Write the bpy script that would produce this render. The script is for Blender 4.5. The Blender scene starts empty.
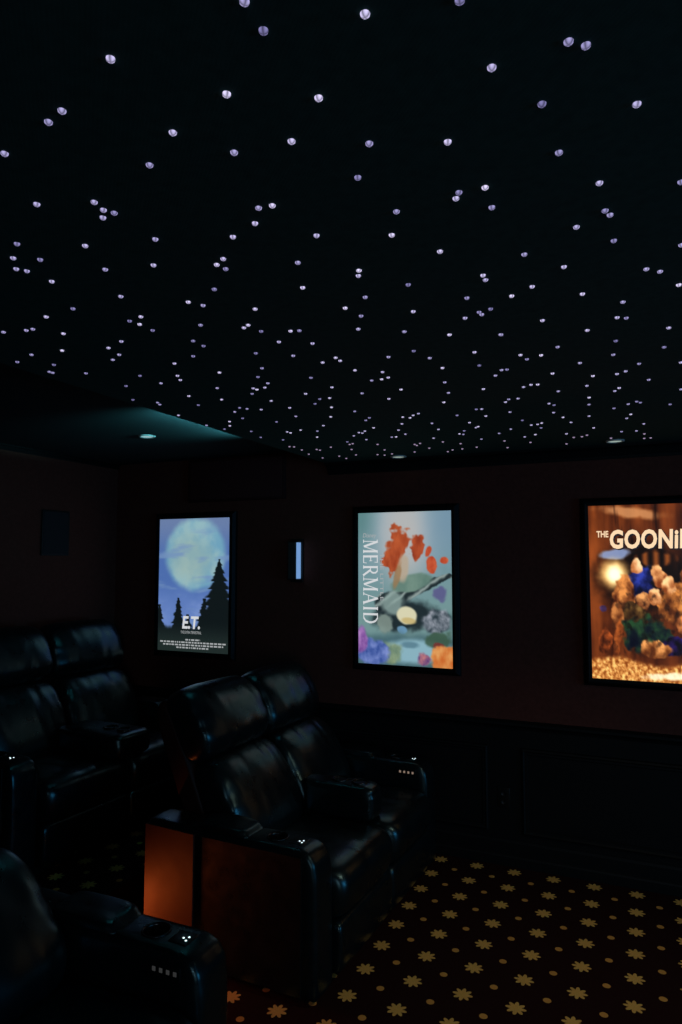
import bpy, bmesh, math, random
from mathutils import Vector, Matrix, noise

C = bpy.context.scene.collection
SC = bpy.context.scene
PI = math.pi
random.seed(4)

# ------------------------------------------------------------------ helpers
def link(name, me, mat=None, parent=None):
    o = bpy.data.objects.new(name, me)
    C.objects.link(o)
    if mat is not None:
        for m in (mat if isinstance(mat, (list, tuple)) else [mat]):
            me.materials.append(m)
    if parent is not None:
        o.parent = parent
    return o

def obj(name, bm, mat=None, parent=None, smooth=True, normals=True):
    if normals:
        bmesh.ops.recalc_face_normals(bm, faces=bm.faces)
    me = bpy.data.meshes.new(name)
    bm.to_mesh(me)
    bm.free()
    if smooth:
        for p in me.polygons:
            p.use_smooth = True
    return link(name, me, mat, parent)

def tag(o, label, cat, group=None, kind=None):
    o['label'] = label
    o['category'] = cat
    if group:
        o['group'] = group
    if kind:
        o['kind'] = kind
    return o

def thing(name, label, cat, loc=(0, 0, 0), rz=0.0, group=None):
    o = bpy.data.objects.new(name, None)
    C.objects.link(o)
    o.location = loc
    o.rotation_euler = (0, 0, rz)
    o.empty_display_size = 0.1
    return tag(o, label, cat, group)

def struct(name, bm, mat, smooth=False):
    o = obj(name, bm, mat, None, smooth)
    o['kind'] = 'structure'
    return o

def add_box(bm, x0, x1, y0, y1, z0, z1, bev=0.0, seg=2):
    b = bmesh.new()
    bmesh.ops.create_cube(b, size=1.0)
    for v in b.verts:
        v.co = Vector((x0 + (v.co.x + .5) * (x1 - x0), y0 + (v.co.y + .5) * (y1 - y0), z0 + (v.co.z + .5) * (z1 - z0)))
    if bev > 0:
        bmesh.ops.bevel(b, geom=list(b.edges), offset=bev, segments=seg, profile=.6, affect='EDGES')
    merge(bm, b)
    return bm

def merge(bm, b):
    me = bpy.data.meshes.new('tmp')
    b.to_mesh(me)
    b.free()
    bm.from_mesh(me)
    bpy.data.meshes.remove(me)

def box(*a, **k):
    return add_box(bmesh.new(), *a, **k)

def lathe(bm, prof, cx=0, cy=0, cz=0, n=32, sx=1, sy=1):
    rings = []
    for r, z in prof:
        if r < 1e-6:
            rings.append([bm.verts.new((cx, cy, cz + z))])
        else:
            rings.append([bm.verts.new((cx + sx * r * math.cos(2 * PI * k / n), cy + sy * r * math.sin(2 * PI * k / n), cz + z)) for k in range(n)])
    for a, b in zip(rings, rings[1:]):
        for k in range(n):
            k2 = (k + 1) % n
            if len(a) == 1 and len(b) == 1:
                continue
            if len(a) == 1:
                bm.faces.new((a[0], b[k], b[k2]))
            elif len(b) == 1:
                bm.faces.new((a[k], b[0], a[k2]))
            else:
                bm.faces.new((a[k], b[k], b[k2], a[k2]))
    return bm

def prism(bm, pts, x0, x1, axis='x'):
    """profile pts swept along an axis: x -> pts are (y,z); y -> pts are (x,z)"""
    def mk(t, p):
        return (t, p[0], p[1]) if axis == 'x' else (p[0], t, p[1])
    a = [bm.verts.new(mk(x0, p)) for p in pts]
    b = [bm.verts.new(mk(x1, p)) for p in pts]
    n = len(pts)
    for k in range(n):
        bm.faces.new((a[k], a[(k + 1) % n], b[(k + 1) % n], b[k]))
    bm.faces.new(a[::-1])
    bm.faces.new(b)
    return bm

def resample(pts, n, smooth):
    """closed loop -> n points, Catmull-Rom when smooth"""
    m = len(pts)
    fine = []
    for i in range(m):
        p0, p1, p2, p3 = pts[i - 1], pts[i], pts[(i + 1) % m], pts[(i + 2) % m]
        for k in range(24):
            t = k / 24
            if smooth:
                q = [.5 * ((2 * b) + (-a + c) * t + (2 * a - 5 * b + 4 * c - d) * t * t + (-a + 3 * b - 3 * c + d) * t ** 3)
                     for a, b, c, d in zip(p0, p1, p2, p3)]
            else:
                q = [b + (c - b) * t for b, c in zip(p1, p2)]
            fine.append(q)
    L = [0]
    for i in range(len(fine)):
        a, b = fine[i], fine[(i + 1) % len(fine)]
        L.append(L[-1] + math.hypot(a[0] - b[0], a[1] - b[1]))
    out = []
    j = 0
    for k in range(n):
        s = L[-1] * k / n
        while L[j + 1] < s:
            j += 1
        t = (s - L[j]) / max(L[j + 1] - L[j], 1e-9)
        a, b = fine[j], fine[(j + 1) % len(fine)]
        out.append((a[0] + (b[0] - a[0]) * t, a[1] + (b[1] - a[1]) * t))
    return out

def loft(pts, y0, y1, e=8, n=72, ny=26, smooth=True, disp=None, plump=0.0, cmin=0.0):
    """soft upholstered body: a closed (x,z) profile carried along y, drawn in towards its middle at both ends.
    disp(t, x, z, nx, nz) -> push along the profile normal"""
    P = resample(pts, n, smooth)
    cx = (min(p[0] for p in P) + max(p[0] for p in P)) / 2
    cz = (min(p[1] for p in P) + max(p[1] for p in P)) / 2
    area = sum(P[i][0] * P[(i + 1) % n][1] - P[(i + 1) % n][0] * P[i][1] for i in range(n))
    sg = 1 if area > 0 else -1
    N = []
    for i in range(n):
        a, b = P[i - 1], P[(i + 1) % n]
        dx, dz = b[0] - a[0], b[1] - a[1]
        l = math.hypot(dx, dz) or 1
        N.append((sg * dz / l, -sg * dx / l))
    bm = bmesh.new()
    ym, hw = (y0 + y1) / 2, (y1 - y0) / 2
    rings = []
    # closely spaced stations near the two ends
    ts = []
    for k in range(ny + 1):
        a = -1 + 2 * k / ny
        ts.append(math.copysign(1 - (1 - abs(a)) ** 1.9, a))
    ts[0], ts[-1] = -1, 1
    ts = [-1] + [-.9999] + [-.999] + ts[1:-1] + [.999] + [.9999] + [1]
    ts = sorted(set(ts))
    for t in ts:
        s = max(1 - abs(t) ** e, 0) ** (1 / e)
        s = max(s, .02)
        ring = []
        for (x, z), (nx, nz) in zip(P, N):
            d = plump * (1 - t * t)
            if disp:
                d += disp(t, x, z, nx, nz) * min(1, s)
            ring.append(bm.verts.new((cx + (x - cx) * s + nx * d, ym + t * hw, cz + (z - cz) * s + nz * d)))
        rings.append(ring)
    for a, b in zip(rings, rings[1:]):
        for k in range(n):
            k2 = (k + 1) % n
            bm.faces.new((a[k], a[k2], b[k2], b[k]))
    bm.faces.new(rings[0])
    bm.faces.new(rings[-1])
    return bm

def boolean_cut(o, cutter):
    m = o.modifiers.new('b', 'BOOLEAN')
    m.operation = 'DIFFERENCE'
    m.object = cutter
    m.solver = 'EXACT'
    bpy.context.view_layer.update()
    dg = bpy.context.evaluated_depsgraph_get()
    me = bpy.data.meshes.new_from_object(o.evaluated_get(dg))
    o.modifiers.clear()
    old = o.data
    o.data = me
    bpy.data.meshes.remove(old)
    cm = cutter.data
    bpy.data.objects.remove(cutter)
    bpy.data.meshes.remove(cm)

# ------------------------------------------------------------------ materials
class NT:
    def __init__(s, name):
        s.m = bpy.data.materials.new(name)
        s.m.use_nodes = True
        s.t = s.m.node_tree
        s.b = s.t.nodes['Principled BSDF']
        s.out = s.t.nodes['Material Output']
    def n(s, kind, **kw):
        nd = s.t.nodes.new(kind)
        for k, v in kw.items():
            if hasattr(nd, k):
                setattr(nd, k, v)
            else:
                nd.inputs[k].default_value = v
        return nd
    def l(s, a, b):
        s.t.links.new(a, b)
    def math(s, op, a, b=None, c=None):
        nd = s.t.nodes.new('ShaderNodeMath')
        nd.operation = op
        for i, v in enumerate((a, b, c)):
            if v is None:
                continue
            if isinstance(v, (int, float)):
                nd.inputs[i].default_value = v
            else:
                s.l(v, nd.inputs[i])
        return nd.outputs[0]
    def mix(s, f, a, b):
        nd = s.t.nodes.new('ShaderNodeMix')
        nd.data_type = 'RGBA'
        for i, v in ((0, f), (6, a), (7, b)):
            if isinstance(v, (int, float)):
                nd.inputs[i].default_value = v
            elif isinstance(v, tuple):
                nd.inputs[i].default_value = (*v, 1)
            else:
                s.l(v, nd.inputs[i])
        return nd.outputs[2]
    def bump(s, h, strength, dist=.002):
        nd = s.n('ShaderNodeBump')
        nd.inputs['Strength'].default_value = strength
        nd.inputs['Distance'].default_value = dist
        s.l(h, nd.inputs['Height'])
        s.l(nd.outputs[0], s.b.inputs['Normal'])

def plain(name, col, rough=.5, metal=0.0, spec=.5, nscale=60, namt=.15, bump=0.0):
    k = NT(name)
    tc = k.n('ShaderNodeTexCoord')
    nz = k.n('ShaderNodeTexNoise', Scale=nscale, Detail=4.0)
    k.l(tc.outputs['Object'], nz.inputs['Vector'])
    c = k.mix(nz.outputs[0], tuple(v * (1 - namt) for v in col), tuple(v * (1 + namt) for v in col))
    k.l(c, k.b.inputs['Base Color'])
    k.b.inputs['Roughness'].default_value = rough
    k.b.inputs['Metallic'].default_value = metal
    k.b.inputs['Specular IOR Level'].default_value = spec
    if bump:
        k.bump(nz.outputs[0], bump)
    return k.m

def leather(name, col, rough=.36, spec=.5):
    k = NT(name)
    tc = k.n('ShaderNodeTexCoord')
    vo = k.n('ShaderNodeTexVoronoi', Scale=260.0)
    nz = k.n('ShaderNodeTexNoise', Scale=14.0, Detail=5.0)
    for x in (vo, nz):
        k.l(tc.outputs['Object'], x.inputs['Vector'])
    k.l(k.mix(nz.outputs[0], tuple(v * .8 for v in col), tuple(v * 1.25 for v in col)), k.b.inputs['Base Color'])
    k.l(k.math('MULTIPLY_ADD', nz.outputs[0], .22, rough - .11), k.b.inputs['Roughness'])
    k.b.inputs['Specular IOR Level'].default_value = spec
    k.b.inputs['Specular Tint'].default_value = (.55, .95, 1.0, 1)
    h = k.math('MULTIPLY_ADD', vo.outputs['Distance'], .35, nz.outputs[0])
    k.bump(h, .16, .003)
    return k.m

def fabric(name, col, scale=420):
    k = NT(name)
    g = k.n('ShaderNodeNewGeometry')
    sp = k.n('ShaderNodeSeparateXYZ')
    k.l(g.outputs['Position'], sp.inputs[0])
    hx = k.math('ADD', sp.outputs[0], sp.outputs[1])
    a = k.math('SINE', k.math('MULTIPLY', hx, scale))
    b = k.math('SINE', k.math('MULTIPLY', sp.outputs[2], scale))
    w = k.math('MULTIPLY', a, b)
    nz = k.n('ShaderNodeTexNoise', Scale=45.0, Detail=6.0)
    k.l(g.outputs['Position'], nz.inputs['Vector'])
    f = k.math('MULTIPLY_ADD', w, .15, nz.outputs[0])
    k.l(k.mix(f, tuple(v * .7 for v in col), tuple(v * 1.3 for v in col)), k.b.inputs['Base Color'])
    k.b.inputs['Roughness'].default_value = .95
    k.b.inputs['Specular IOR Level'].default_value = .1
    k.bump(w, .1, .001)
    return k.m

def carpet(name, offx):
    """dark burgundy carpet woven with gold starbursts on a square lattice, a small gold dot between every four"""
    k = NT(name)
    g = k.n('ShaderNodeNewGeometry')
    sp = k.n('ShaderNodeSeparateXYZ')
    k.l(g.outputs['Position'], sp.inputs[0])
    def mask(ox, oy, R, star):
        u = k.math('ADD', sp.outputs[0], .96 + .108 + ox)
        v = k.math('ADD', sp.outputs[1], -3.104 + .101 + oy)
        u = k.math('SUBTRACT', k.math('FLOORED_MODULO', u, .216), .108)
        v = k.math('SUBTRACT', k.math('FLOORED_MODULO', v, .202), .101)
        r = k.math('SQRT', k.math('ADD', k.math('MULTIPLY', u, u), k.math('MULTIPLY', v, v)))
        if star:
            th = k.math('ARCTAN2', v, u)
            c = k.math('ABSOLUTE', k.math('COSINE', k.math('MULTIPLY', th, 4.0)))
            lim = k.math('MULTIPLY_ADD', k.math('POWER', c, 1.3), R * .46, R * .54)
        else:
            lim = R
        return k.math('LESS_THAN', r, lim)
    m1 = mask(offx, 0, .042, True)
    m2 = mask(offx + .108, .101, .0165, False)
    nz = k.n('ShaderNodeTexNoise', Scale=240.0, Detail=3.0)
    k.l(g.outputs['Position'], nz.inputs['Vector'])
    nb = k.n('ShaderNodeTexNoise', Scale=9.0, Detail=3.0)
    k.l(g.outputs['Position'], nb.inputs['Vector'])
    base = k.mix(nz.outputs[0], CARPET_A, CARPET_B)
    c = k.mix(m1, base, k.mix(nz.outputs[0], tuple(v * .6 for v in GOLD), tuple(v * 1.3 for v in GOLD)))
    c = k.mix(m2, c, DOT)
    k.l(c, k.b.inputs['Base Color'])
    k.b.inputs['Roughness'].default_value = 1.0
    k.b.inputs['Specular IOR Level'].default_value = .05
    k.bump(nz.outputs[0], .6, .004)
    return k.m

def emit(name, col, strength, back=(.01, .01, .01)):
    k = NT(name)
    k.b.inputs['Base Color'].default_value = (*back, 1)
    k.b.inputs['Roughness'].default_value = .35
    k.b.inputs['Emission Color'].default_value = (*col, 1)
    k.b.inputs['Emission Strength'].default_value = strength
    return k.m

def lit_print(name, strength):
    """translucent print lit from behind: the ink colours are stored per point"""
    k = NT(name)
    a = k.n('ShaderNodeVertexColor', layer_name='ink')
    k.l(a.outputs[0], k.b.inputs['Emission Color'])
    k.b.inputs['Emission Strength'].default_value = strength
    k.b.inputs['Base Color'].default_value = (.02, .02, .02, 1)
    k.b.inputs['Roughness'].default_value = .4
    return k.m

def star_lamp(name):
    """faceted fibre-optic end: two brighter wedges across a dimmer lens, bluish white"""
    k = NT(name)
    tc = k.n('ShaderNodeTexCoord')
    sp = k.n('ShaderNodeSeparateXYZ')
    k.l(tc.outputs['Object'], sp.inputs[0])
    th = k.math('ARCTAN2', sp.outputs[1], sp.outputs[0])
    oi = k.n('ShaderNodeObjectInfo')
    a = k.math('ABSOLUTE', k.math('COSINE', k.math('MULTIPLY_ADD', oi.outputs['Random'], 6.0, k.math('MULTIPLY', th, 2.0))))
    r = k.math('SQRT', k.math('ADD', k.math('MULTIPLY', sp.outputs[0], sp.outputs[0]), k.math('MULTIPLY', sp.outputs[1], sp.outputs[1])))
    rr = k.math('MULTIPLY', r, 1 / STAR_R)
    f = k.math('MULTIPLY_ADD', k.math('MULTIPLY', a, rr), .85, .22)
    st = k.math('MULTIPLY', f, k.math('MULTIPLY_ADD', oi.outputs['Random'], .9, .5))
    col = k.mix(oi.outputs['Random'], (.50, .46, 1.0), (.72, .66, .95))
    k.l(col, k.b.inputs['Emission Color'])
    k.l(k.math('MULTIPLY', st, STAR_E), k.b.inputs['Emission Strength'])
    k.b.inputs['Base Color'].default_value = (.03, .03, .035, 1)
    k.b.inputs['Roughness'].default_value = .6
    k.b.inputs['Specular IOR Level'].default_value = .1
    return k.m

STAR_R, STAR_E = .0062, .9
CARPET_A, CARPET_B = (.016, .005, .004), (.030, .0095, .008)
GOLD, DOT = (.88, .50, .12), (.75, .36, .08)

M = dict(
    wall=fabric('maroon_wall_fabric', (.120, .036, .025)),
    wood=plain('dark_stained_wood', (.0045, .0052, .0052), .55, 0, .2, 30),
    ceil=fabric('black_ceiling_fabric', (.028, .066, .056), 700),
    upper=plain('dark_ceiling_paint', (.030, .037, .039), .9, 0, .1, 90),
    carpet=carpet('star_carpet', 0.0),
    riser_carpet=carpet('star_carpet_riser', .108),
    leather=leather('black_leather', (.004, .0055, .006), .30, .85),
    side=leather('glow_brown_leather', (.030, .0085, .0055), .6, .2),  # brown, reddened to carry the step light's glow
    black=plain('black_plastic', (.006, .007, .007), .3),
    frame=plain('black_poster_frame', (.003, .004, .0045), .5, 0, .2),
    chrome=plain('brushed_metal', (.55, .58, .60), .22, 1.0, .5, 200, .05),
    darkmetal=plain('dark_bronze_metal', (.012, .012, .012), .5, .3),
    cup=plain('cup_well', (.004, .004, .004), .25),
    sconce=plain('sconce_metal', (.10, .12, .115), .4, .6),
    trim=plain('pale_lamp_trim', (.55, .6, .58), .4),
    grille=plain('speaker_grille', (.034, .030, .032), .9, 0, .1, 300),
    led=emit('white_led', (.75, .95, 1.0), 1.6),
    glow=emit('sconce_glass', (.20, .40, .78), .8),
    button_dim=emit('faint_button', (.8, .8, .8), .035),  # buttons given a faint glow of their own
    button=emit('amber_button', (1.0, .72, .55), .2),
    lens=emit('dim_downlight_lens', (.65, .95, 1.0), .55),
    lens_low=emit('downlight_lens_low', (.75, .95, .85), .4),
    ink=lit_print('backlit_print', 1.0),
    type_pale=emit('backlit_lettering_pale', (.72, .74, .76), .9),
    type_cream=emit('backlit_lettering_cream', (1.0, .72, .45), 1.0),
    type_shadow=emit('backlit_lettering_dark', (.012, .012, .02), 1.0),
    type_grey=emit('backlit_lettering_grey', (.42, .44, .45), .9),
    star=star_lamp('fibre_star'),
    star_far=emit('fibre_star_far', (.72, .55, .85), .45),
)
# ------------------------------------------------------------------ camera
EYE = Vector((0, 0, 1.78))
th, pt = math.atan(304 / 682), math.atan(50 / 682)
Fw = Vector((-math.sin(th) * math.cos(pt), math.cos(th) * math.cos(pt), math.sin(pt)))
cd = bpy.data.cameras.new('camera')
cam = bpy.data.objects.new('camera', cd)
C.objects.link(cam)
cam.location = EYE
cam.rotation_euler = Fw.to_track_quat('-Z', 'Y').to_euler()
cd.sensor_fit = 'VERTICAL'
cd.sensor_height = 36.0
cd.lens = 682 / 1024 * 36
cd.clip_start = .05
SC.camera = cam

# ------------------------------------------------------------------ the room
YW, XB, ZC, ZU, XE = 4.215, -3.83, 2.45, 2.55, -1.97   # poster wall, back wall, star ceiling, raised rear ceiling, edge between
XF, YN = 4.6, -2.2                                    # screen wall and near side of the room
RX, RH = -2.42, .18                                   # riser edge and height
struct('floor', box(RX, XF, YN, YW, -.1, 0), M['carpet'])
struct('riser', box(XB, RX, YN, YW, -.1, RH, bev=.008), M['riser_carpet'])
struct('wall_right', box(XB - .1, XF + .1, YW, YW + .1, -.1, 2.75), M['wall'])
struct('wall_back', box(XB - .1, XB, YN, YW, -.1, 2.75), M['wall'])
struct('wall_front', box(XF, XF + .1, YN, YW, -.1, 2.75), M['wall'])
struct('wall_near', box(XB - .1, XF + .1, YN - .1, YN, -.1, 2.75), M['wall'])
struct('ceiling', box(XE, XF, YN, YW, ZC, 2.75), M['ceil'])
struct('ceiling_rear', box(XB, XE, YN, YW, ZU, 2.75), M['upper'])

def crown_profile(w, h, z1):   # (depth from the wall, height)
    return [(0, z1 - h), (.012, z1 - h), (.016, z1 - h * .8), (w * .45, z1 - h * .45), (w * .6, z1 - h * .28), (w, z1 - h * .18), (w, z1), (0, z1)]
bm = prism(bmesh.new(), [(YW - d, z) for d, z in crown_profile(.07, .075, ZC)], XE, XF)
o = struct('trim_1', bm, M['wood'])
bm = prism(bmesh.new(), [(XB + d, z) for d, z in crown_profile(.03, .035, ZU)], YN, YW, 'y')
struct('trim_2', bm, M['wood'])

# panelled dado: chair rail, recessed panels with raised mouldings, skirting
def dado(name, x0, x1):
    bm = bmesh.new()
    add_box(bm, x0, x1, YW - .014, YW, 0, .80)
    return struct(name, bm, M['wood'])
dado('trim_3', XB, XF)
bm = prism(bmesh.new(), [(YW, .785), (YW - .016, .785), (YW - .022, .80), (YW - .034, .806), (YW - .044, .815), (YW - .044, .829), (YW - .03, .838), (YW, .838)], XB, XF)
struct('trim_4', bm, M['wood'])
n = 5
for x0, x1 in ((-2.36, -.90), (-.708, .75), (.94, 2.40), (-3.6, -2.55)):
    bm = bmesh.new()
    prof = [(0, 0), (.004, .014), (.014, .020), (.022, .012), (.034, .012), (.04, 0)]
    z0, z1 = .185, .685
    ring = []
    for i, (ins, h) in enumerate(prof):
        ring.append([bm.verts.new(p) for p in ((x0 + ins, YW - .014 - h, z0 + ins), (x1 - ins, YW - .014 - h, z0 + ins), (x1 - ins, YW - .014 - h, z1 - ins), (x0 + ins, YW - .014 - h, z1 - ins))])
    for a, b in zip(ring, ring[1:]):
        for k in range(4):
            bm.faces.new((a[k], a[(k + 1) % 4], b[(k + 1) % 4], b[k]))
    struct('trim_%d' % n, bm, M['wood'])
    n += 1
bm = prism(bmesh.new(), [(YW, 0), (YW - .034, 0), (YW - .034, .05), (YW - .03, .06), (YW - .022, .065), (YW - .022, .13), (YW - .018, .145), (YW, .148)], RX, XF)
struct('baseboard_right', bm, M['wood'])

# ------------------------------------------------------------------ fibre-optic stars in the ceiling
STARS = [tuple(float(v) for v in p.split(',')) for p in "-0.419,0.656;-0.183,0.759;-0.294,0.732;-0.421,0.704;-0.071,0.88;-0.051,0.896;-0.171,0.886;-0.632,0.663;-0.412,0.845;-0.529,0.784;-0.119,0.99;-0.496,0.919;0.008,1.047;-0.385,0.975;-0.655,0.824;-0.773,0.715;-0.269,1.022;-0.596,0.907;-0.812,0.726;-0.11,1.124;-0.439,1.057;-0.746,0.879;-0.243,1.179;-0.942,0.756;-0.29,1.176;-0.3,1.194;-0.622,1.078;-0.055,1.247;-0.65,1.075;-0.416,1.194;-0.246,1.253;0.077,1.302;-0.919,0.932;-0.687,1.123;-0.924,0.961;-0.913,0.978;-0.051,1.353;-0.598,1.218;-0.456,1.279;-1.023,0.894;-0.946,0.983;-0.043,1.374;-0.758,1.153;-0.107,1.398;-0.911,1.096;-0.386,1.391;-0.692,1.315;-0.834,1.231;-0.041,1.491;-0.222,1.48;-1.066,1.059;-0.864,1.25;-0.583,1.409;-0.858,1.277;-1.191,0.994;-0.595,1.435;-0.996,1.194;0.089,1.57;-0.328,1.552;-0.15,1.581;-1.112,1.167;-1.207,1.069;-0.505,1.532;-0.328,1.58;-0.746,1.444;-1.255,1.039;-0.949,1.364;0.021,1.67;-0.233,1.666;-0.629,1.562;-1.296,1.082;-1.283,1.1;0.05,1.697;-0.395,1.672;-0.289,1.705;-1.277,1.167;-0.705,1.609;-1.058,1.406;-1.191,1.306;-0.125,1.764;-1.037,1.441;-0.926,1.518;-0.549,1.706;0.093,1.8;-0.356,1.772;-0.689,1.68;-0.389,1.783;-0.386,1.803;-0.434,1.811;-0.034,1.862;-1.365,1.32;-1.241,1.44;-1.008,1.616;-0.736,1.773;-1.131,1.561;-1.031,1.63;-0.242,1.917;-0.897,1.716;-0.922,1.709;-1.292,1.454;-0.622,1.848;-1.001,1.676;-1.284,1.486;-0.052,1.977;-0.029,1.991;-1.478,1.335;-0.509,1.928;-0.51,1.929;-1.284,1.541;-0.371,1.988;-0.37,1.99;-1.001,1.781;-0.914,1.836;-0.135,2.053;-1.234,1.667;-1.592,1.392;-1.234,1.72;-1.542,1.457;0.08,2.126;-1.618,1.392;-1.436,1.582;-0.654,2.034;-1.124,1.85;-0.48,2.125;-1.027,1.922;-1.691,1.376;-0.063,2.189;-0.231,2.178;-0.749,2.061;-0.91,1.998;-1.517,1.615;-0.629,2.127;-0.91,2.035;-1.327,1.794;-0.351,2.215;-0.972,2.029;-0.29,2.245;-1.536,1.683;-1.67,1.575;-0.339,2.271;0.072,2.315;-1.434,1.836;-0.499,2.278;-1.193,2.005;-0.076,2.334;-0.622,2.256;-0.909,2.159;-1.594,1.718;-0.829,2.219;-1.795,1.568;-0.183,2.387;-0.422,2.366;-0.44,2.365;-1.358,1.99;-1.093,2.183;-0.835,2.295;-1.264,2.096;-0.865,2.307;-0.474,2.427;-1.818,1.681;-0.001,2.478;-0.905,2.308;-1.52,1.964;-1.904,1.607;-0.283,2.483;-1.643,1.909;0.128,2.519;-1.275,2.186;-0.665,2.443;-1.546,2.015;-1.797,1.805;-0.045,2.558;-1.9,1.738;-1.08,2.338;-0.154,2.576;-1.899,1.752;-0.074,2.583;-1.317,2.236;-1.641,2.023;-1.364,2.228;-0.849,2.478;-1.361,2.25;-1.489,2.168;-0.377,2.61;-0.353,2.617;-0.555,2.601;-0.408,2.633;-1.01,2.471;-1.218,2.387;-1.788,2.001;-0.694,2.603;-1.413,2.3;0.03,2.714;-0.185,2.712;-1.161,2.49;-1.205,2.489;-0.944,2.601;-0.294,2.755;-1.666,2.228;-0.074,2.798;-1.403,2.435;-1.579,2.332;-0.091,2.841;-0.459,2.812;-1.26,2.557;-0.496,2.81;-0.754,2.753;-0.517,2.854;-1.916,2.186;-1.224,2.645;-0.191,2.913;0.145,2.917;-1.855,2.267;-1.394,2.58;-1.726,2.375;-1.593,2.491;-1.87,2.3;-1.574,2.521;-0.354,2.956;-1.525,2.559;-1.163,2.759;-0.637,2.944;-0.66,2.939;-0.338,2.994;-1.656,2.55;-0.201,3.044;-0.918,2.918;-0.015,3.068;-0.951,2.944;-0.001,3.094;-0.535,3.055;-0.048,3.103;-1.451,2.745;-1.309,2.82;-0.768,3.026;-1.007,2.96;-1.154,2.913;-0.981,2.99;-0.651,3.095;-1.931,2.507;-0.358,3.145;-0.107,3.164;-1.698,2.682;0.114,3.18;-1.19,2.958;-1.593,2.817;-1.795,2.72;-1.061,3.106;-0.33,3.268;-0.924,3.153;-0.218,3.288;-0.754,3.21;-0.514,3.26;-1.427,2.989;-0.042,3.326;-1.85,2.807;-1.948,2.75;-1.222,3.142;-0.439,3.363;-0.738,3.323;-0.061,3.412;-0.308,3.402;-0.461,3.386;-0.492,3.392;-0.754,3.344;-1.582,3.045;-1.128,3.248;-0.937,3.312;-1.921,2.866;-1.516,3.104;-1.294,3.203;-1.667,3.059;-1.829,2.972;-1.337,3.228;-0.828,3.403;-0.602,3.454;-1.326,3.248;-1.664,3.09;-0.458,3.483;-1.131,3.366;-0.87,3.474;0.011,3.583;-1.397,3.301;-0.218,3.59;-0.855,3.496;-0.678,3.545;-1.591,3.255;-1.201,3.42;-1.225,3.418;-1.871,3.138;-1.029,3.538;-0.511,3.657;-1.378,3.432;-1.798,3.253;-0.359,3.702;-0.572,3.701;-0.094,3.753;-0.799,3.673;-0.024,3.762;-1.501,3.454;-0.264,3.783;-1.014,3.671;-1.496,3.518;-0.292,3.818;-0.334,3.823;-1.145,3.665;-0.694,3.779;-1.521,3.534;-1.376,3.598;0.013,3.868;-1.183,3.685;-0.938,3.767;-1.182,3.721;-0.57,3.886;-0.152,3.929;-1.87,3.461;-1.658,3.575;-1.85,3.48;0.044,4.008;-1.144,3.842;0.012,4.01;-0.881,3.921;-1.579,3.697;-1.769,3.613;-0.391,4.019;-1.858,3.593;-1.406,3.794;-1.763,3.645;-0.973,3.948;-0.72,4.012;-1.035,3.96;-1.265,3.939;-1.078,4.011;-1.417,3.955;-1.892,3.754;-1.509,3.946;-1.636,3.901;-1.476,3.983;-1.752,3.904;-1.88,3.927;-1.749,4.008".split(';')]
def star_bm(bm, x=0, y=0, z=0, n=14):
    return lathe(bm, [(STAR_R, 0.003), (STAR_R, 0), (STAR_R * .94, -.0022), (STAR_R * .62, -.0042), (0, -.0050)], x, y, z, n)
b0 = star_bm(bmesh.new())
bmesh.ops.recalc_face_normals(b0, faces=b0.faces)
star_me = bpy.data.meshes.new('fibre_star')
b0.to_mesh(star_me)
b0.free()
star_me.materials.append(M['star'])
for i, (x, y) in enumerate(STARS[:300]):
    s = bpy.data.objects.new('ceiling_star_light', star_me)
    C.objects.link(s)
    s.location = (x, y, ZC - .0005)
    s.rotation_euler = (0, 0, random.uniform(-.5, .5))
    tag(s, 'tiny bluish white fibre-optic star light set in the black ceiling', 'star light', 'fibre-optic star lights scattered over the black ceiling')
bm = bmesh.new()
for x, y in STARS[300:]:
    star_bm(bm, x, y, ZC - .0005)
o = obj('distant_ceiling_star_lights', bm, M['star_far'])
tag(o, 'the faintest far star lights where the black ceiling meets the wall', 'star lights', None, 'stuff')

# ------------------------------------------------------------------ recessed downlights
def downlight(x, y, z, lens, label, R=.05):
    t = thing('recessed_downlight', label, 'downlight', (x, y, z), 0, 'recessed ceiling downlights')
    obj('trim_ring', lathe(bmesh.new(), [(R * .72, 0.0), (R * .74, -.004), (R * .86, -.008), (R, -.005), (R * 1.02, .0)]), M['trim'], t)
    obj('lens', lathe(bmesh.new(), [(R * .73, .0005), (R * .73, -.003), (R * .4, -.0045), (0, -.005)]), lens, t)
downlight(-1.417, 4.075, ZC, M['lens_low'], 'small round downlight in the star ceiling above the middle poster')
downlight(-.136, 4.03, ZC, M['lens_low'], 'small round downlight in the star ceiling above the right-hand poster')
downlight(-2.769, 3.292, ZU, M['lens'], 'bright round downlight in the raised rear ceiling beside the teal glow')

# ------------------------------------------------------------------ things on the walls
t = thing('wall_sconce', 'slim upright box sconce with a pale blue glowing side between two posters', 'wall light', (-2.21, YW, 1.79))
obj('back_plate', box(-.048, .048, -.012, 0, -.15, .15, bev=.004), M['darkmetal'], t)
obj('body', box(-.033, .030, -.078, -.010, -.128, .128, bev=.003), M['sconce'], t)
obj('glass_side', box(.026, .034, -.074, -.014, -.124, .124, bev=.002), M['glow'], t)
for z in (-.128, .128):
    obj('end_cap', box(-.036, .036, -.081, -.010, z - .004, z + .004, bev=.002), M['darkmetal'], t)

t = thing('wall_panel', 'wide shallow maroon panel high on the wall above the left poster', 'wall panel', (-2.71, YW, 2.385))
obj('frame', box(-.41, .41, -.035, 0, -.16, .155, bev=.006), plain('panel_frame_fabric', (.05, .016, .0145), .9, 0, .1, 200), t)
obj('face', box(-.392, .392, -.040, -.03, -.144, .139, bev=.004), plain('panel_fabric', (.08, .026, .024), .95, 0, .1, 200), t)

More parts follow.
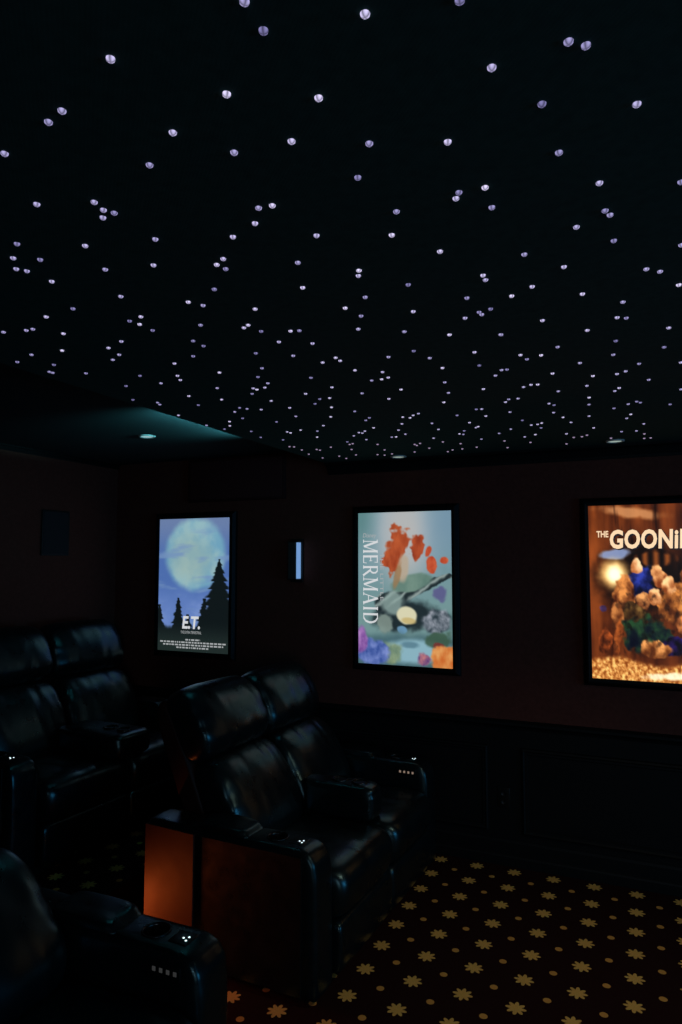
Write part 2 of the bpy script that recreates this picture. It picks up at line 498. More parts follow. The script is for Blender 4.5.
t = thing('wall_speaker', 'small upright rectangular speaker panel on the back wall above the rear recliner', 'speaker', (XB, 3.595, 1.985))
obj('frame', box(0, .014, -.122, .122, -.160, .160, bev=.004), M['darkmetal'], t)
obj('grille', box(.008, .018, -.112, .112, -.150, .150, bev=.003), M['grille'], t)

t = thing('wall_outlet', 'black double outlet plate on the dado stile between two panels', 'outlet', (-.812, YW - .0135, .385))
obj('plate', box(-.036, .036, -.006, 0, -.058, .058, bev=.003), M['black'], t)
for z in (-.024, .024):
    obj('socket', lathe(bmesh.new(), [(0, .0), (.013, 0), (.0145, -.002)], 0, 0, 0, 20), M['darkmetal'], t).location = (0, -.0068, z)
for s in t.children:
    if s.name.startswith('socket'):
        s.rotation_euler = (-PI / 2, 0, 0)
# ------------------------------------------------------------------ two-seat power recliners
def nz(x, y, z):
    return noise.noise(Vector((x, y, z)))

def make_recliner(label, loc, rz, seat_w=.57, rho=25.0, arm_w=.17, seed=0.0, arm_lit=True, cons_w=.15, cons_x=-.062, cons_top=.645, lit='button', lift=0.0):
    t = thing('recliner_loveseat', label, 'recliner', loc, rz, 'black leather two-seat recliners')
    L, S = M['leather'], M['side']
    W = 2 * arm_w + 2 * seat_w
    H = .605
    # plinth
    obj('base', box(-.84, -.05, .05, W - .05, 0.0, .09, bev=.01), M['black'], t)
    # the two arms
    for side in (0, 1):
        y0 = 0.0 if side == 0 else W - arm_w
        y1 = y0 + arm_w
        prof = [(-.88, .03), (-.43, .03), (-.004, .03), (0, .05), (.0, .30), (-.002, .50), (-.012, .555), (-.035, .588), (-.07, .602), (-.12, H), (-.5, H), (-.87, H), (-.88, H - .012), (-.88, .3)]
        def ad(tt, x, z, nx, nz_):
            d = .0022 * nz(x * 9, tt * 2 + seed, z * 9)
            if z > .56 or x > -.03:
                d += .004 * (1 - tt * tt)
            if abs(x + .34) < .006 and z > .5:
                d -= .006
            if abs(x + .64) < .006 and z > .5:
                d -= .006
            return d
        a = obj('arm', loft(prof, y0, y1, e=14, n=200, ny=16, smooth=False, disp=ad), L, t)
        ym = (y0 + y1) / 2
        cut = obj('cut', lathe(bmesh.new(), [(0, .54), (.041, .54), (.043, .70), (0, .70)], -.225, ym, 0, 40), None, t)
        boolean_cut(a, cut)
        for p in a.data.polygons:
            p.use_smooth = True
        # storage lid on the arm, padded
        lid = [(-.63, H - .004), (-.35, H - .004), (-.345, H + .008), (-.358, H + .022), (-.41, H + .030), (-.56, H + .030), (-.62, H + .022), (-.635, H + .008)]
        obj('arm_pad', loft(lid, y0 + .006, y1 - .006, e=7, n=60, ny=14, disp=lambda tt, x, z, nx, nz_: .002 * nz(x * 12, tt * 3, seed)), L, a)
        # cup holder: a lipped cup let into the arm
        cupb = lathe(bmesh.new(), [(.0405, H + .001), (.046, H + .002), (.0485, H + .0055), (.046, H + .009), (.041, H + .007), (.0395, H), (.037, .545), (.034, .542), (0, .542)], -.225, ym, 0, 40)
        obj('cup_holder', cupb, M['cup'], a)
        # touch pad with its little lit marks
        obj('control_pad', box(-.155, -.085, ym - .035, ym + .035, H - .004, H + .006, bev=.004), M['black'], a)
        for k, (dx, dy) in enumerate(((-.100, -.014), (-.102, .006), (-.116, -.004))):
            obj('control_light', lathe(bmesh.new(), [(0, .0026), (.003, .0018), (.0042, 0)], dx, ym + dy, H + .0055, 10), M['led'], a)
        # row of glowing seat buttons on the inner side
        yi = y1 if side == 0 else y0
        sg = 1 if side == 0 else -1
        obj('button_plate', box(-.182, -.066, yi + sg * .000 - .003, yi + .003, .535, .572, bev=.002), M['black'], a)
        for k in range(4):
            x = -.162 + k * .026
            obj('button', box(x - .006, x + .006, yi + sg * .003 - .0015, yi + sg * .003 + .0015, .547, .560, bev=.001), M[lit], a)
        # outer side panel, rear section set proud and browner to paint in the glow's fall-off
        yo = y0 if side == 0 else y1
        so = -1 if side == 0 else 1
        bm = bmesh.new()
        pts = [(-.845, .0), (-.845, .0), (-.60, .0)]
        v = []
        for x, d in ((-.882, .002), (-.60, .013), (-.597, .0)):
            v.append([bm.verts.new((x, yo + so * d, z)) for z in (.04, H - .02)])
        w = [bm.verts.new((-.882, yo - so * .004, z)) for z in (.04, H - .02)]
        bm.faces.new((v[0][0], v[1][0], v[1][1], v[0][1]))
        bm.faces.new((v[1][0], v[2][0], v[2][1], v[1][1]))
        bm.faces.new((w[0], v[0][0], v[0][1], w[1]))
        bm.faces.new((w[0], w[1], v[2][1], v[2][0]))
        bm.faces.new((v[0][1], v[1][1], v[2][1], w[1]))
        bm.faces.new((v[0][0], w[0], v[2][0], v[1][0]))
        obj('side_panel', bm, S, a, smooth=False)
        bm = box(-.596, -.06, min(yo, yo + so * .005), max(yo, yo + so * .003), .04, H - .022, bev=.0012)
        obj('side_panel', bm, L, a, smooth=False)  # black leather keeps the front panel out of the orange glow
    # seats
    for k in range(2):
        y0 = arm_w + k * seat_w + .004
        y1 = y0 + seat_w - .008
        sd = seed + k * 7.3
        def sdisp(tt, x, z, nx, nz_):
            d = .0035 * nz(x * 5 + sd, tt * 3, z * 5)
            edge = abs(tt) ** 6
            d += .006 * edge * nz(x * 22, tt * 1.5 + sd, z * 26)            # gathered welt at the sides
            d += .012 * (1 - tt * tt) * max(nz_, 0)
            g = abs(tt + .12 + .1 * (x + .1))
            if nz_ > -.2 and x > -.33:
                d -= .007 * math.exp(-(g / .03) ** 2)                       # stitched seam running over the front
            return d
        prof = [(-.50, .30), (-.52, .40), (-.48, .455), (-.30, .466), (-.12, .474), (-.02, .470), (.03, .445), (.052, .40), (.050, .34), (.030, .285), (-.01, .262), (-.06, .27), (-.2, .28)]
        obj('seat_cushion', loft(prof, y0, y1, e=9, n=84, ny=34, disp=sdisp), L, t)
        prof = [(-.10, .055), (.0, .05), (.018, .06), (.030, .10), (.034, .16), (.030, .235), (.012, .262), (-.05, .262), (-.10, .25)]
        obj('footrest', loft(prof, y0 + .002, y1 - .002, e=16, n=60, ny=20, disp=lambda tt, x, z, nx, nz_: .003 * nz(x * 6, tt * 3 + sd, z * 8)), L, t)
        # reclining back, in its own leaning frame: n = towards the sitter, u = up along the back
        r = math.radians(rho + (0 if k == 0 else 0))
        px, pz = -.475, .43 + lift
        def T(n_, u_):
            return (px - math.sin(r) * u_ + math.cos(r) * n_, pz + math.cos(r) * u_ + math.sin(r) * n_)
        def TP(pp):
            return [T(*q) for q in pp]
        def cush(tt, x, z, nx, nz_, amp=1.0):
            # inverse of the leaning frame
            dx, dz = x - px, z - pz
            u = -dx * math.sin(r) + dz * math.cos(r)
            fr = max(0.0, nx * math.cos(r) + nz_ * math.sin(r))
            d = .02 * (1 - tt * tt) * fr
            fold = nz(tt * 2.2 + sd, u * 3.0, sd) + .9 * nz(tt * 5 + sd + 2 * u, u * 6 + .5 * tt, sd + 3)
            d += amp * .0055 * fold * fr
            e_ = abs(tt) ** 5
            d += .011 * e_ * nz(u * 17 + 2 * nx, tt + sd, sd)               # ruched side seams
            pl = math.exp(-((abs(tt) - .35) / .05) ** 2) * math.exp(-(((u - CR) + .02) / .10) ** 2)
            d -= .010 * pl * fr
            return d
        CR = .47
        lum = [(-.14, -.02), (-.03, -.03), (.035, .03), (.055, .12), (.052, .25), (.035, .36), (.0, .435), (-.045, .465), (-.12, .465), (-.15, .3)]
        obj('back_cushion', loft(TP(lum), y0 + .004, y1 - .004, e=7, n=96, ny=40, disp=cush), L, t)
        CR = .50
        hd = [(-.14, .48), (-.075, .462), (-.018, .476), (.026, .525), (.038, .60), (.030, .70), (.0, .775), (-.05, .822), (-.11, .832), (-.16, .80), (-.17, .64)]
        obj('headrest', loft(TP(hd), y0 + .002, y1 - .002, e=7, n=96, ny=40, disp=cush), L, t)
        sh = [(-.13, .0), (-.12, .3), (-.12, .6), (-.135, .78), (-.165, .812), (-.20, .80), (-.222, .75), (-.235, .5), (-.235, .2), (-.225, .0), (-.18, -.03)]
        obj('back_shell', loft(TP(sh), y0 + .0, y1 - .0, e=18, n=70, ny=16, disp=lambda tt, x, z, nx, nz_: .004 * nz(x * 6, tt * 3 + sd, z * 8)), S, t)
    # fold-down console between the seats
    yc = arm_w + seat_w + (.025 if cons_w < .2 else 0)
    cx, ct = cons_x, cons_top
    prof = [(-.46, .48), (-.30, .475), (cx - .04, .475), (cx - .01, .485), (cx, .52), (cx, ct - .045), (cx - .01, ct - .013), (cx - .04, ct), (-.28, ct), (-.46, ct - .005)]
    cn = loft(prof, yc - cons_w / 2, yc + cons_w / 2, e=6, n=110, ny=22, smooth=False, disp=lambda tt, x, z, nx, nz_: .003 * nz(x * 8, tt * 2 + seed, z * 9) + (.004 * (1 - tt * tt) if nz_ > .5 else 0) - (.005 if abs(z - (cons_top - .04)) < .004 else 0))
    c = obj('console', cn, L, t)
    for x in (cx - .10, cx - .21):
        obj('cup_holder', lathe(bmesh.new(), [(0, ct + .001), (.034, ct + .001), (.037, ct + .004), (.0385, ct + .010), (.042, ct + .011), (.0435, ct + .006), (.044, ct - .003)], x, yc, 0, 32), M['cup'], c)
    return t

make_recliner('black leather two-seat recliner in the middle, glowing orange along its near arm', (-1.25, 2.545, 0), math.radians(-2.4), .588, 25, seed=1.0)
make_recliner('black leather two-seat recliner on the raised back row against the rear wall', (-2.862, 2.46, RH), math.radians(-4), .60, 19, seed=4.0, cons_w=.30, cons_x=.07, cons_top=.61)
make_recliner('black leather two-seat recliner at the near left corner, cut by the frame', (-1.235, 1.915 - 2 * .17 - 2 * .572, 0), 0.0, .572, 39, seed=8.0, lit='button_dim', lift=.06)
# ------------------------------------------------------------------ backlit posters
def lin(c):
    return tuple(((v / 255) / 12.92 if v / 255 <= .04045 else ((v / 255 + .055) / 1.055) ** 2.4) for v in c)
def mixc(a, b, f):
    f = 0 if f < 0 else 1 if f > 1 else f
    return tuple(x + (y - x) * f for x, y in zip(a, b))
def sst(e0, e1, x):
    t_ = (x - e0) / (e1 - e0)
    t_ = 0 if t_ < 0 else 1 if t_ > 1 else t_
    return t_ * t_ * (3 - 2 * t_)
def fbm(x, y, s=0.0, o=4):
    v, a = 0, .5
    for k in range(o):
        v += a * noise.noise(Vector((x * 2 ** k, y * 2 ** k, s + k * 3.1)))
        a *= .5
    return v
ASP = .63 / .99
def ell(u, v, cx, cy, rx, ry, rot=0.0, wob=0.0, soft=.12, seed=0.0):
    """soft-edged blob coverage 0..1; u, v and radii in poster widths/heights"""
    x, y = (u - cx), (v - cy) / ASP
    if rot:
        c, s = math.cos(rot), math.sin(rot)
        x, y = c * x + s * y, -s * x + c * y
    d = math.hypot(x / rx, y / (ry / ASP))
    if wob:
        d += wob * fbm(u * 9, v * 14, seed, 3)
    return 1 - sst(1 - soft, 1 + soft, d)

def pine(u, v, ax, ay, slope, seed, base):
    if v < ay or v > base:
        return 0
    h = (v - ay)
    w = slope * h * (.62 + .5 * (math.fmod(h * 17 + seed, 1.0))) + .010 + .02 * noise.noise(Vector((v * 60, seed, u * 8)))
    return 1 - sst(w * .8, w * 1.05 + .006, abs(u - ax + .015 * noise.noise(Vector((v * 20, seed, 3)))))

def art_night(u, v):
    c = mixc((112, 134, 178), (82, 116, 184), sst(0, .35, v))
    c = mixc(c, (128, 156, 222), sst(.45, .72, v) * (.6 + .6 * fbm(u * 3, v * 5, 2)))
    c = mixc(c, (150, 175, 225), .7 * sst(.1, .45, fbm(u * 2.5, v * 9, 7)) * sst(.5, .75, v))
    # a wide pale glow behind thin drifting cloud
    g = ell(u, v, .52, .27, .42, .27, 0, .06, .12, 1)
    pale = mixc((118, 172, 200), (156, 196, 204), sst(-.25, .35, fbm(u * 4, v * 6, 11)))
    pale = mixc(pale, (168, 190, 178), .55 * ell(u, v, .45, .3, .3, .16, .3, .4, .5, 3))
    c = mixc(c, pale, g)
    c = mixc(c, (122, 154, 200), .8 * sst(.02, .3, fbm(u * 1.8, v * 13 + .6 * u, 21)) * sst(.0, .2, v))
    dark = (16, 24, 26)
    hill = sst(.80, .84, v + .03 * fbm(u * 6, 0, 5))
    k = max(hill, pine(u, v, .86, .31, .62, .2, 1.0), pine(u, v, .29, .60, .42, 3.7, 1.0), pine(u, v, .02, .655, .42, 5.1, 1.0), pine(u, v, .66, .60, .5, 2.2, 1.0), pine(u, v, .43, .72, .6, 4.4, 1.0))
    lo = mixc(dark, (34, 46, 44), sst(.75, .97, v))
    c = mixc(c, lo, k)
    return tuple(.93 * x for x in c)

def art_reef(u, v):
    c = mixc((120, 160, 170), (165, 184, 196), ell(u, v, .52, .1, .36, .35, 0, .1, .6))
    c = mixc(c, (190, 192, 192), ell(u, v, .50, .16, .2, .3, 0, .1, .7))
    c = mixc(c, (92, 140, 142), .9 * sst(.30, .0, u) * sst(.35, .05, v + .1 * u))
    c = mixc(c, (120, 156, 182), .8 * sst(.6, .95, u) * sst(.55, .05, v))
    c = mixc(c, (118, 158, 158), sst(.25, .75, v))
    c = mixc(c, (88, 128, 128), .8 * sst(.05, .35, fbm(u * 3 + v * 2, v * 3 - u, 3)) * sst(.3, .6, v))
    # sloping grey rock ledge
    def band(x0, y0, x1, y1, w0, w1):
        dx, dy = x1 - x0, (y1 - y0) / ASP
        l2 = dx * dx + dy * dy
        px_, py_ = u - x0, (v - y0) / ASP
        s = max(0, min(1, (px_ * dx + py_ * dy) / l2))
        d = math.hypot(px_ - dx * s, py_ - dy * s) + .03 * fbm(u * 12, v * 16, 9)
        w = w0 + (w1 - w0) * s
        return 1 - sst(w * .8, w * 1.15, d)
    rock = band(.28, .60, .97, .42, .10, .025)
    stripe = .5 + .5 * math.sin((v * 1.6 + u * .75) * 62 + 5 * fbm(u * 5, v * 5, 4))
    c = mixc(c, mixc((34, 48, 52), (150, 168, 164), stripe ** 2), rock)
    c = mixc(c, mixc((84, 122, 112), (128, 160, 144), .5 + fbm(u * 6, v * 6, 2)), ell(u, v, .58, .465, .22, .055, -.25, .2, .15))
    # soft coral fans standing on the ledge
    fan = ell(u, v, .42, .26, .12, .15, .25, 1.1, .12, 2)
    c = mixc(c, mixc((160, 56, 26), (224, 104, 52), .5 + 1.1 * fbm(u * 14, v * 8, 6)), fan)
    c = mixc(c, mixc((150, 50, 26), (214, 92, 46), .5 + fbm(u * 12, v * 9, 8)), ell(u, v, .64, .235, .07, .075, 0, 1.2, .14, 5))
    c = mixc(c, (196, 176, 150), .9 * ell(u, v, .49, .37, .06, .085, .1, .4, .3, 7))
    c = mixc(c, (168, 126, 82), .8 * ell(u, v, .43, .42, .035, .08, .25, .3, .3, 3))
    tube = max(ell(u, v, .795, .35, .05, .05, 0, .9, .15, 2), ell(u, v, .76, .26, .03, .035, .4, .7, .2, 4), ell(u, v, .92, .32, .045, .022, 0, .8, .2, 6))
    c = mixc(c, mixc((190, 58, 30), (236, 108, 62), .5 + fbm(u * 16, v * 16, 1)), tube)
    c = mixc(c, (92, 88, 146), .85 * ell(u, v, .87, .53, .06, .05, -.2, .8, .25, 12))
    # hollow under the ledge and pale round sponge
    c = mixc(c, (26, 38, 44), .92 * ell(u, v, .50, .68, .34, .10, -.1, .35, .25, 3))
    c = mixc(c, (150, 178, 172), .8 * ell(u, v, .38, .60, .12, .075, .6, .4, .3, 15))
    c = mixc(c, (232, 226, 186), ell(u, v, .53, .675, .105, .058, .3, .15, .15, 2))
    c = mixc(c, (214, 186, 112), .8 * ell(u, v, .55, .71, .075, .02, .1, .2, .3, 2))
    c = mixc(c, (112, 166, 206), .9 * ell(u, v, .48, .77, .055, .025, .3, .5, .2, 9))
    c = mixc(c, (140, 160, 150), .85 * ell(u, v, .30, .73, .10, .06, .2, .8, .25, 21))
    c = mixc(c, mixc((46, 62, 72), (170, 176, 190), .5 + 1.4 * fbm(u * 16, v * 20, 31)), ell(u, v, .83, .71, .15, .075, -.3, .5, .2, 22))
    # sea bed
    c = mixc(c, (70, 108, 118), .9 * sst(.76, .83, v + .05 * fbm(u * 4, v * 3, 8)))
    c = mixc(c, (142, 190, 206), ell(u, v, .60, .905, .36, .075, -.05, .15, .3, 4))
    c = mixc(c, (86, 130, 150), .8 * ell(u, v, .56, .865, .09, .02, 0, .5, .4, 4))
    c = mixc(c, (60, 92, 70), .85 * ell(u, v, .84, .83, .14, .05, -.15, .9, .25, 41))
    c = mixc(c, (138, 44, 40), .8 * ell(u, v, .86, .86, .05, .02, 0, .7, .3, 42))
    c = mixc(c, mixc((96, 126, 98), (166, 182, 128), .5 + fbm(u * 20, v * 16, 3)), .85 * ell(u, v, .37, .92, .10, .065, 0, .8, .3, 43))
    c = mixc(c, mixc((48, 78, 162), (132, 152, 226), .5 + 1.2 * fbm(u * 15, v * 18, 13)), ell(u, v, .15, .92, .19, .085, .1, .45, .15, 44))
    c = mixc(c, mixc((110, 58, 150), (196, 140, 214), .5 + 1.2 * fbm(u * 16, v * 18, 17)), ell(u, v, .03, .85, .075, .085, 0, .5, .2, 45))
    c = mixc(c, mixc((96, 60, 130), (214, 130, 130), .5 + 1.4 * fbm(u * 18, v * 18, 18)), ell(u, v, .70, .955, .07, .04, 0, .7, .2, 46))
    c = mixc(c, mixc((226, 110, 40), (252, 176, 96), .5 + 1.2 * fbm(u * 15, v * 15, 19)), ell(u, v, .93, .94, .16, .085, -.35, .5, .12, 47))
    g = sum(c) / 3
    return tuple(.93 * (g + (x - g) * .9) for x in c)

def art_cavern(u, v):
    u *= 1.18
    n1 = fbm(u * 4, v * 3, 1)
    c = mixc((70, 34, 14), (150, 88, 44), .5 + 1.2 * fbm(u * 7, v * 2.2, 3))
    c = mixc(c, (206, 158, 116), .8 * ell(u, v, .42, .045, .3, .03, .12, .5, .4, 2))
    c = mixc(c, (36, 16, 8), .75 * sst(.08, .3, fbm(u * 10, v * 2, 12)) * sst(.75, .3, v))
    c = mixc(c, (168, 100, 50), .6 * ell(u, v, .08, .4, .10, .3, 0, .3, .5, 6))
    c = mixc(c, (22, 12, 8), .85 * ell(u, v, .55, .42, .45, .20, 0, .3, .4, 8))
    c = mixc(c, (150, 164, 196), .9 * ell(u, v, .26, .285, .16, .03, -.12, .5, .3, 9))
    c = mixc(c, (176, 112, 58), .8 * ell(u, v, .64, .31, .17, .045, 0, .8, .3, 10) * (.5 + .5 * math.sin(u * 60)))
    c = mixc(c, (250, 214, 150), ell(u, v, .25, .40, .13, .075, 0, .3, .6, 4))
    c = mixc(c, (255, 246, 214), ell(u, v, .25, .40, .07, .045, 0, .2, .6, 4))
    # heaped boulders and draped cloth in lantern light: no figures
    def lump(cx, cy, rx, ry, hi, lo, s, rot=0.0):
        nonlocal c
        k = ell(u, v, cx, cy, rx, ry, rot, .85, .12, s)
        f = .5 + 1.5 * fbm(u * 11, v * 15, s + 2) + .9 * (cy - v) / ry * .35
        c = mixc(c, mixc(lo, hi, f), k)
    lump(.98, .47, .12, .14, (206, 140, 80), (70, 36, 16), 81)
    lump(1.05, .36, .06, .05, (236, 190, 150), (150, 90, 50), 82)
    lump(1.0, .68, .14, .12, (150, 90, 50), (50, 26, 14), 83)
    lump(.50, .45, .13, .10, (70, 84, 168), (22, 24, 60), 51)
    lump(.46, .35, .055, .045, (240, 206, 168), (176, 112, 64), 52)
    lump(.67, .41, .08, .06, (236, 190, 140), (140, 78, 38), 53)
    lump(.78, .56, .15, .11, (206, 146, 84), (84, 44, 18), 54, .3)
    lump(.76, .46, .06, .055, (246, 206, 160), (150, 88, 44), 55)
    lump(.33, .52, .10, .12, (216, 156, 96), (90, 46, 22), 56, .2)
    lump(.28, .64, .07, .09, (196, 140, 88), (96, 52, 24), 57)
    lump(.26, .79, .035, .12, (190, 118, 62), (100, 52, 24), 58, .2)
    lump(.52, .55, .07, .05, (222, 170, 116), (100, 56, 30), 59)
    lump(.63, .53, .06, .045, (240, 196, 150), (150, 92, 50), 60)
    lump(.42, .62, .10, .06, (146, 116, 70), (60, 40, 20), 61)
    lump(.14, .79, .07, .07, (206, 120, 62), (60, 28, 12), 62)
    lump(.88, .68, .07, .06, (226, 160, 104), (100, 56, 28), 63)
    lump(.53, .74, .22, .10, (58, 92, 62), (20, 22, 44), 64, -.15)
    lump(.80, .79, .10, .06, (72, 50, 128), (24, 16, 34), 65)
    lump(.13, .60, .04, .02, (128, 104, 160), (60, 40, 60), 66)
    lump(.62, .82, .12, .055, (226, 170, 112), (110, 64, 30), 67)
    c = mixc(c, (24, 12, 8), .5 * sst(.02, .32, fbm(u * 16, v * 18, 88)) * sst(.46, .52, v) * sst(.9, .8, v) * sst(.16, .3, u))
    # glittering heap of coins along the bottom
    h = sst(.875, .91, v + .03 * fbm(u * 5, 1, 71) + .02 * math.sin(u * 7))
    sp = fbm(u * 34, v * 44, 72, 3)
    c = mixc(c, mixc((150, 90, 38), (244, 200, 136), .5 + 1.8 * sp), h)
    c = mixc(c, (250, 236, 214), .8 * ell(u, v, .72, .965, .2, .02, -.05, .8, .4, 73))
    return tuple(255 * 1.22 * (max(x, 0) / 255) ** 1.42 for x in c)

def print_mesh(art, w, h, nx=132, ny=206, gain=1.0):
    bm = bmesh.new()
    V = [[bm.verts.new((w * (i / nx - .5), 0, h * (.5 - j / ny))) for i in range(nx + 1)] for j in range(ny + 1)]
    for j in range(ny):
        for i in range(nx):
            bm.faces.new((V[j][i], V[j + 1][i], V[j + 1][i + 1], V[j][i + 1]))
    cols = [[(*[q * gain for q in lin([max(0, min(255, x)) for x in art(i / nx, j / ny)])], 1) for i in range(nx + 1)] for j in range(ny + 1)]
    me = bpy.data.meshes.new('print')
    bm.verts.index_update()
    bm.to_mesh(me)
    bm.free()
    at = me.color_attributes.new('ink', 'FLOAT_COLOR', 'POINT')
    flat = [q for row in cols for cc in row for q in cc]
    at.data.foreach_set('color', flat)
    return me

def text_mesh(body, bold=0.0, shear=0.0, sx=1.0, spacing=1.0):
    cu = bpy.data.curves.new('t', 'FONT')
    cu.body = body
    cu.offset = bold
    cu.shear = shear
    cu.space_character = spacing
    cu.resolution_u = 3
    ob = bpy.data.objects.new('t', cu)
    C.objects.link(ob)
    bpy.context.view_layer.update()
    me = bpy.data.meshes.new_from_object(ob.evaluated_get(bpy.context.evaluated_depsgraph_get()))
    bpy.data.objects.remove(ob)
    bpy.data.curves.remove(cu)
    return me

def fit(me, w, h, PW, PH, u0, u1, v0, v1, turned=False, dy=-.0012):
    """place flat lettering inside the box u0..u1, v0..v1 of a poster; turned = reading downwards"""
    xs = [v.co.x for v in me.vertices]
    ys = [v.co.y for v in me.vertices]
    x0, x1, y0, y1 = min(xs), max(xs), min(ys), max(ys)
    for v in me.vertices:
        a, b = (v.co.x - x0) / (x1 - x0), (v.co.y - y0) / (y1 - y0)
        if turned:
            uu, vv = u0 + (u1 - u0) * b, v0 + (v1 - v0) * a
        else:
            uu, vv = u0 + (u1 - u0) * a, v1 + (v0 - v1) * b
        v.co = (PW * (uu - .5), dy, PH * (.5 - vv))
    return me

def strokes(segs):
    """flat letters from straight strokes (x0,y0,x1,y1,width); overlapping bars lie a hair apart"""
    bm = bmesh.new()
    for i, (x0, y0, x1, y1, w) in enumerate(segs):
        d = Vector((x1 - x0, y1 - y0, 0))
        nrm = Vector((-d.y, d.x, 0)).normalized() * w / 2
        a, b = Vector((x0, y0, 0)), Vector((x1, y1, 0))
        bm.faces.new([bm.verts.new(q) for q in (a - nrm, b - nrm, b + nrm, a + nrm)])
    me = bpy.data.meshes.new('t')
    bm.to_mesh(me)
    bm.free()
    return me

def serif_word(word):
    """roman capitals with thick and thin strokes and serifs, unit height"""
    T_, t_ = .17, .065
    def ser(x, y):
        return [(x - .14, y, x + .14, y, .055)]
    G = {}
    G['M'] = (1.12, [(.12, 0, .16, 1, t_), (.16, 1, .56, .05, T_), (.56, .05, .94, 1, t_), (.96, 0, .96, 1, T_)] + ser(.12, .03) + ser(.96, .03) + [(.0, .97, .2, .97, .055), (.9, .97, 1.1, .97, .055)])
    G['E'] = (.78, [(.16, 0, .16, 1, T_), (.06, .03, .68, .03, .06), (.06, .97, .64, .97, .06), (.16, .52, .52, .52, .06), (.67, 0, .70, .24, .05), (.63, .78, .65, 1, .05), (.52, .42, .52, .62, .05)])
    G['R'] = (.92, [(.16, 0, .16, 1, T_), (.06, .97, .46, .97, .06), (.16, .5, .48, .5, .06), (.46, .97, .60, .89, .10), (.60, .89, .64, .75, .14), (.64, .75, .60, .59, .14), (.60, .59, .46, .5, .10), (.40, .5, .84, .0, .15)] + ser(.16, .03) + [(.74, .03, .95, .03, .055)])
    G['A'] = (1.0, [(.10, 0, .48, 1, t_), (.46, 1, .86, 0, T_), (.24, .36, .68, .36, .055)] + ser(.10, .03) + ser(.86, .03))
    G['I'] = (.42, [(.2, 0, .2, 1, T_)] + ser(.2, .03) + ser(.2, .97))
    G['D'] = (.98, [(.16, 0, .16, 1, T_), (.06, .03, .46, .03, .06), (.06, .97, .46, .97, .06), (.46, .97, .70, .84, .10), (.70, .84, .82, .60, .15), (.82, .60, .82, .40, .17), (.82, .40, .70, .16, .15), (.70, .16, .46, .03, .10)])
    segs, x = [], 0
    for ch in word:
        w, s = G[ch]
        segs += [(x + a, b, x + c, d, e) for a, b, c, d, e in s]
        x += w + .10
    return strokes(segs)

PH = .985
def poster(label, x0, x1, art, gain=1.0):
    w = x1 - x0
    t = thing('lightbox_poster', label, 'poster', ((x0 + x1) / 2, YW, 1.6125))
    b = .042
    bm = bmesh.new()
    prof = [(0, 0), (0, -.022), (.004, -.026), (.018, -.044), (.026, -.046), (.043, -.042), (.046, -.018)]
    rings = []
    X, Z = w / 2 + b, PH / 2 + b
    for ins, y in prof:
        rings.append([bm.verts.new(p) for p in ((-X + ins, y, -Z + ins), (X - ins, y, -Z + ins), (X - ins, y, Z - ins), (-X + ins, y, Z - ins))])
    for a, c in zip(rings, rings[1:]):
        for k in range(4):
            bm.faces.new((a[k], a[(k + 1) % 4], c[(k + 1) % 4], c[k]))
    bm.faces.new(rings[0])
    bm.faces.new(rings[-1][::-1])
    obj('frame', bm, M['frame'], t, smooth=False)
    p = link('print', print_mesh(art, w, PH, gain=gain), M['ink'], t)
    p.location = (0, -.0335, 0)
    return t, p, w

def letter(name, me, mat, pr, dy=0.0):
    o = link(name, me, mat, pr)
    o.location = (0, dy, 0)
    return o

t, p, w = poster('backlit poster of a pale cloudy moonlit night sky over black pine trees', -3.377, -2.743, art_night)
letter('title', fit(text_mesh('E.T.', .03, .12), 1, 1, w, PH, .355, .605, .735, .83), M['type_pale'], p)
letter('subtitle', fit(text_mesh('THE EXTRA-TERRESTRIAL', .004), 1, 1, w, PH, .335, .625, .845, .865), M['type_grey'], p)
def credit_bars(u0, u1, v0, v1, seed):
    rnd = random.Random(seed)
    segs = []
    rows = 4
    for r in range(rows):
        x = rnd.uniform(0, .1) + (.25 if r == 0 else .3 if r == rows - 1 else 0)
        end = 1 - x
        while x < end:
            l = rnd.uniform(.012, .05)
            segs.append((x, r, min(x + l, end), r, .55))
            x += l + .012
    me = strokes(segs)
    return fit(me, 1, 1, w, PH, u0, u1, v0, v1)
letter('credit_lines', credit_bars(.04, .96, .905, .975, 3), M['type_grey'], p)

t, p, w = poster('backlit poster of a pale teal underwater reef with orange coral and sideways title', -1.740, -1.105, art_reef)
letter('title', fit(serif_word('MERMAID'), 1, 1, w, PH, .05, .225, .18, .735, True), M['type_pale'], p)
letter('subtitle', fit(text_mesh('THE LITTLE'), 1, 1, w, PH, .245, .28, .27, .585, True), M['type_grey'], p)
letter('studio_name', fit(text_mesh('Disney', .005, .2), 1, 1, w, PH, .055, .205, .138, .175), M['type_grey'], p)

t, p, w = poster('amber backlit poster of a lantern-lit cavern with gold coins, cut by the frame', -.2985, .3345, art_cavern)
letter('title_shadow', fit(text_mesh('GOONiES', .05, .06, spacing=1.05), 1, 1, w, PH, .187, .915, .150, .262), M['type_shadow'], p)
letter('title', fit(text_mesh('GOONiES', .035, .06, spacing=1.05), 1, 1, w, PH, .18, .90, .144, .255), M['type_cream'], p, -.0012)
letter('article', fit(text_mesh('THE', .03), 1, 1, w, PH, .07, .17, .15, .187), M['type_cream'], p)
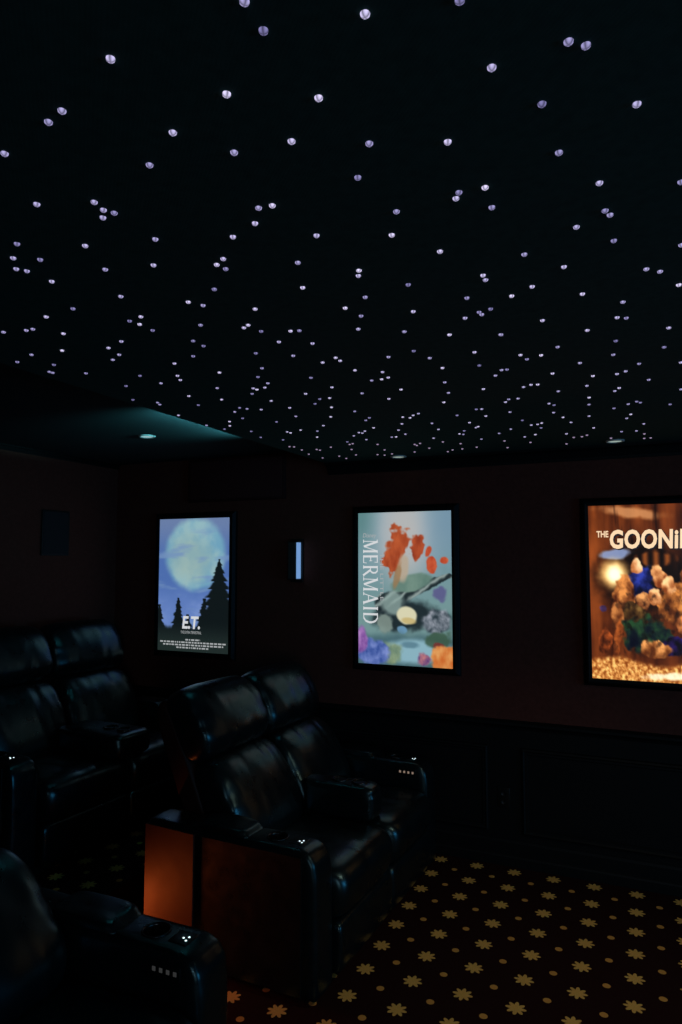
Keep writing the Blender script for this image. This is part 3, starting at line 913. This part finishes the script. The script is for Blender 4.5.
# ------------------------------------------------------------------ light
def area(name, loc, target, sx, sy, energy, col, spread=180):
    l = bpy.data.lights.new(name, 'AREA')
    l.shape = 'RECTANGLE'
    l.size, l.size_y = sx, sy
    l.energy = energy
    l.color = col
    l.spread = math.radians(spread)
    o = bpy.data.objects.new(name, l)
    C.objects.link(o)
    o.location = loc
    o.rotation_euler = (Vector(target) - Vector(loc)).to_track_quat('-Z', 'Y').to_euler()
    return o
# added blue fill where the unseen projection screen would hang on the front wall
area('screen_fill', (XF - .06, 1.3, 1.35), (-2, 1.3, 1.35), 2.6, 1.3, 38.0, (.11, .52, 1.0))
# added cool, dim fill from the near side; no doorway is built
area('near_side_fill', (1.6, YN + .06, 1.3), (-.9, 3.6, .9), .9, 1.9, 6.0, (.62, .80, 1.0), 95)
# cove strip along the edge of the star ceiling, washing the raised rear ceiling
area('cove_glow', (XE - .015, 3.12, ZC + .045), (XE - .22, 3.12, ZC + .16), .75, .05, 18.0, (.12, .62, .72), 60)
# added spot out of view over the aisle, brightening the carpet and seats
sl = bpy.data.lights.new('aisle_fill_spot', 'SPOT')
sl.energy, sl.color, sl.spot_size, sl.spot_blend, sl.shadow_soft_size = 30.0, (1.0, .91, .74), math.radians(72), 1.0, .04
so_ = bpy.data.objects.new('aisle_fill_spot', sl)
C.objects.link(so_)
so_.location = (.75, 2.3, ZC - .02)
so_.rotation_euler = (Vector((-.55, 3.15, 0)) - so_.location).to_track_quat('-Z', 'Y').to_euler()
# amber step light in the riser face between the two front recliners
area('step_light', (RX + .012, 2.495, .12), (RX + 1, 2.52, .30), .06, .05, 1.9, (1.0, .14, .025), 120)

w = bpy.data.worlds.new('world')
SC.world = w
w.use_nodes = True
bg = w.node_tree.nodes['Background']
bg.inputs[0].default_value = (.2, .6, .7, 1)
bg.inputs[1].default_value = .001

SC.view_settings.view_transform = 'Standard'
SC.view_settings.look = 'None'
SC.view_settings.exposure = 0
SC.view_settings.gamma = 1
SC.view_settings.use_curve_mapping = False
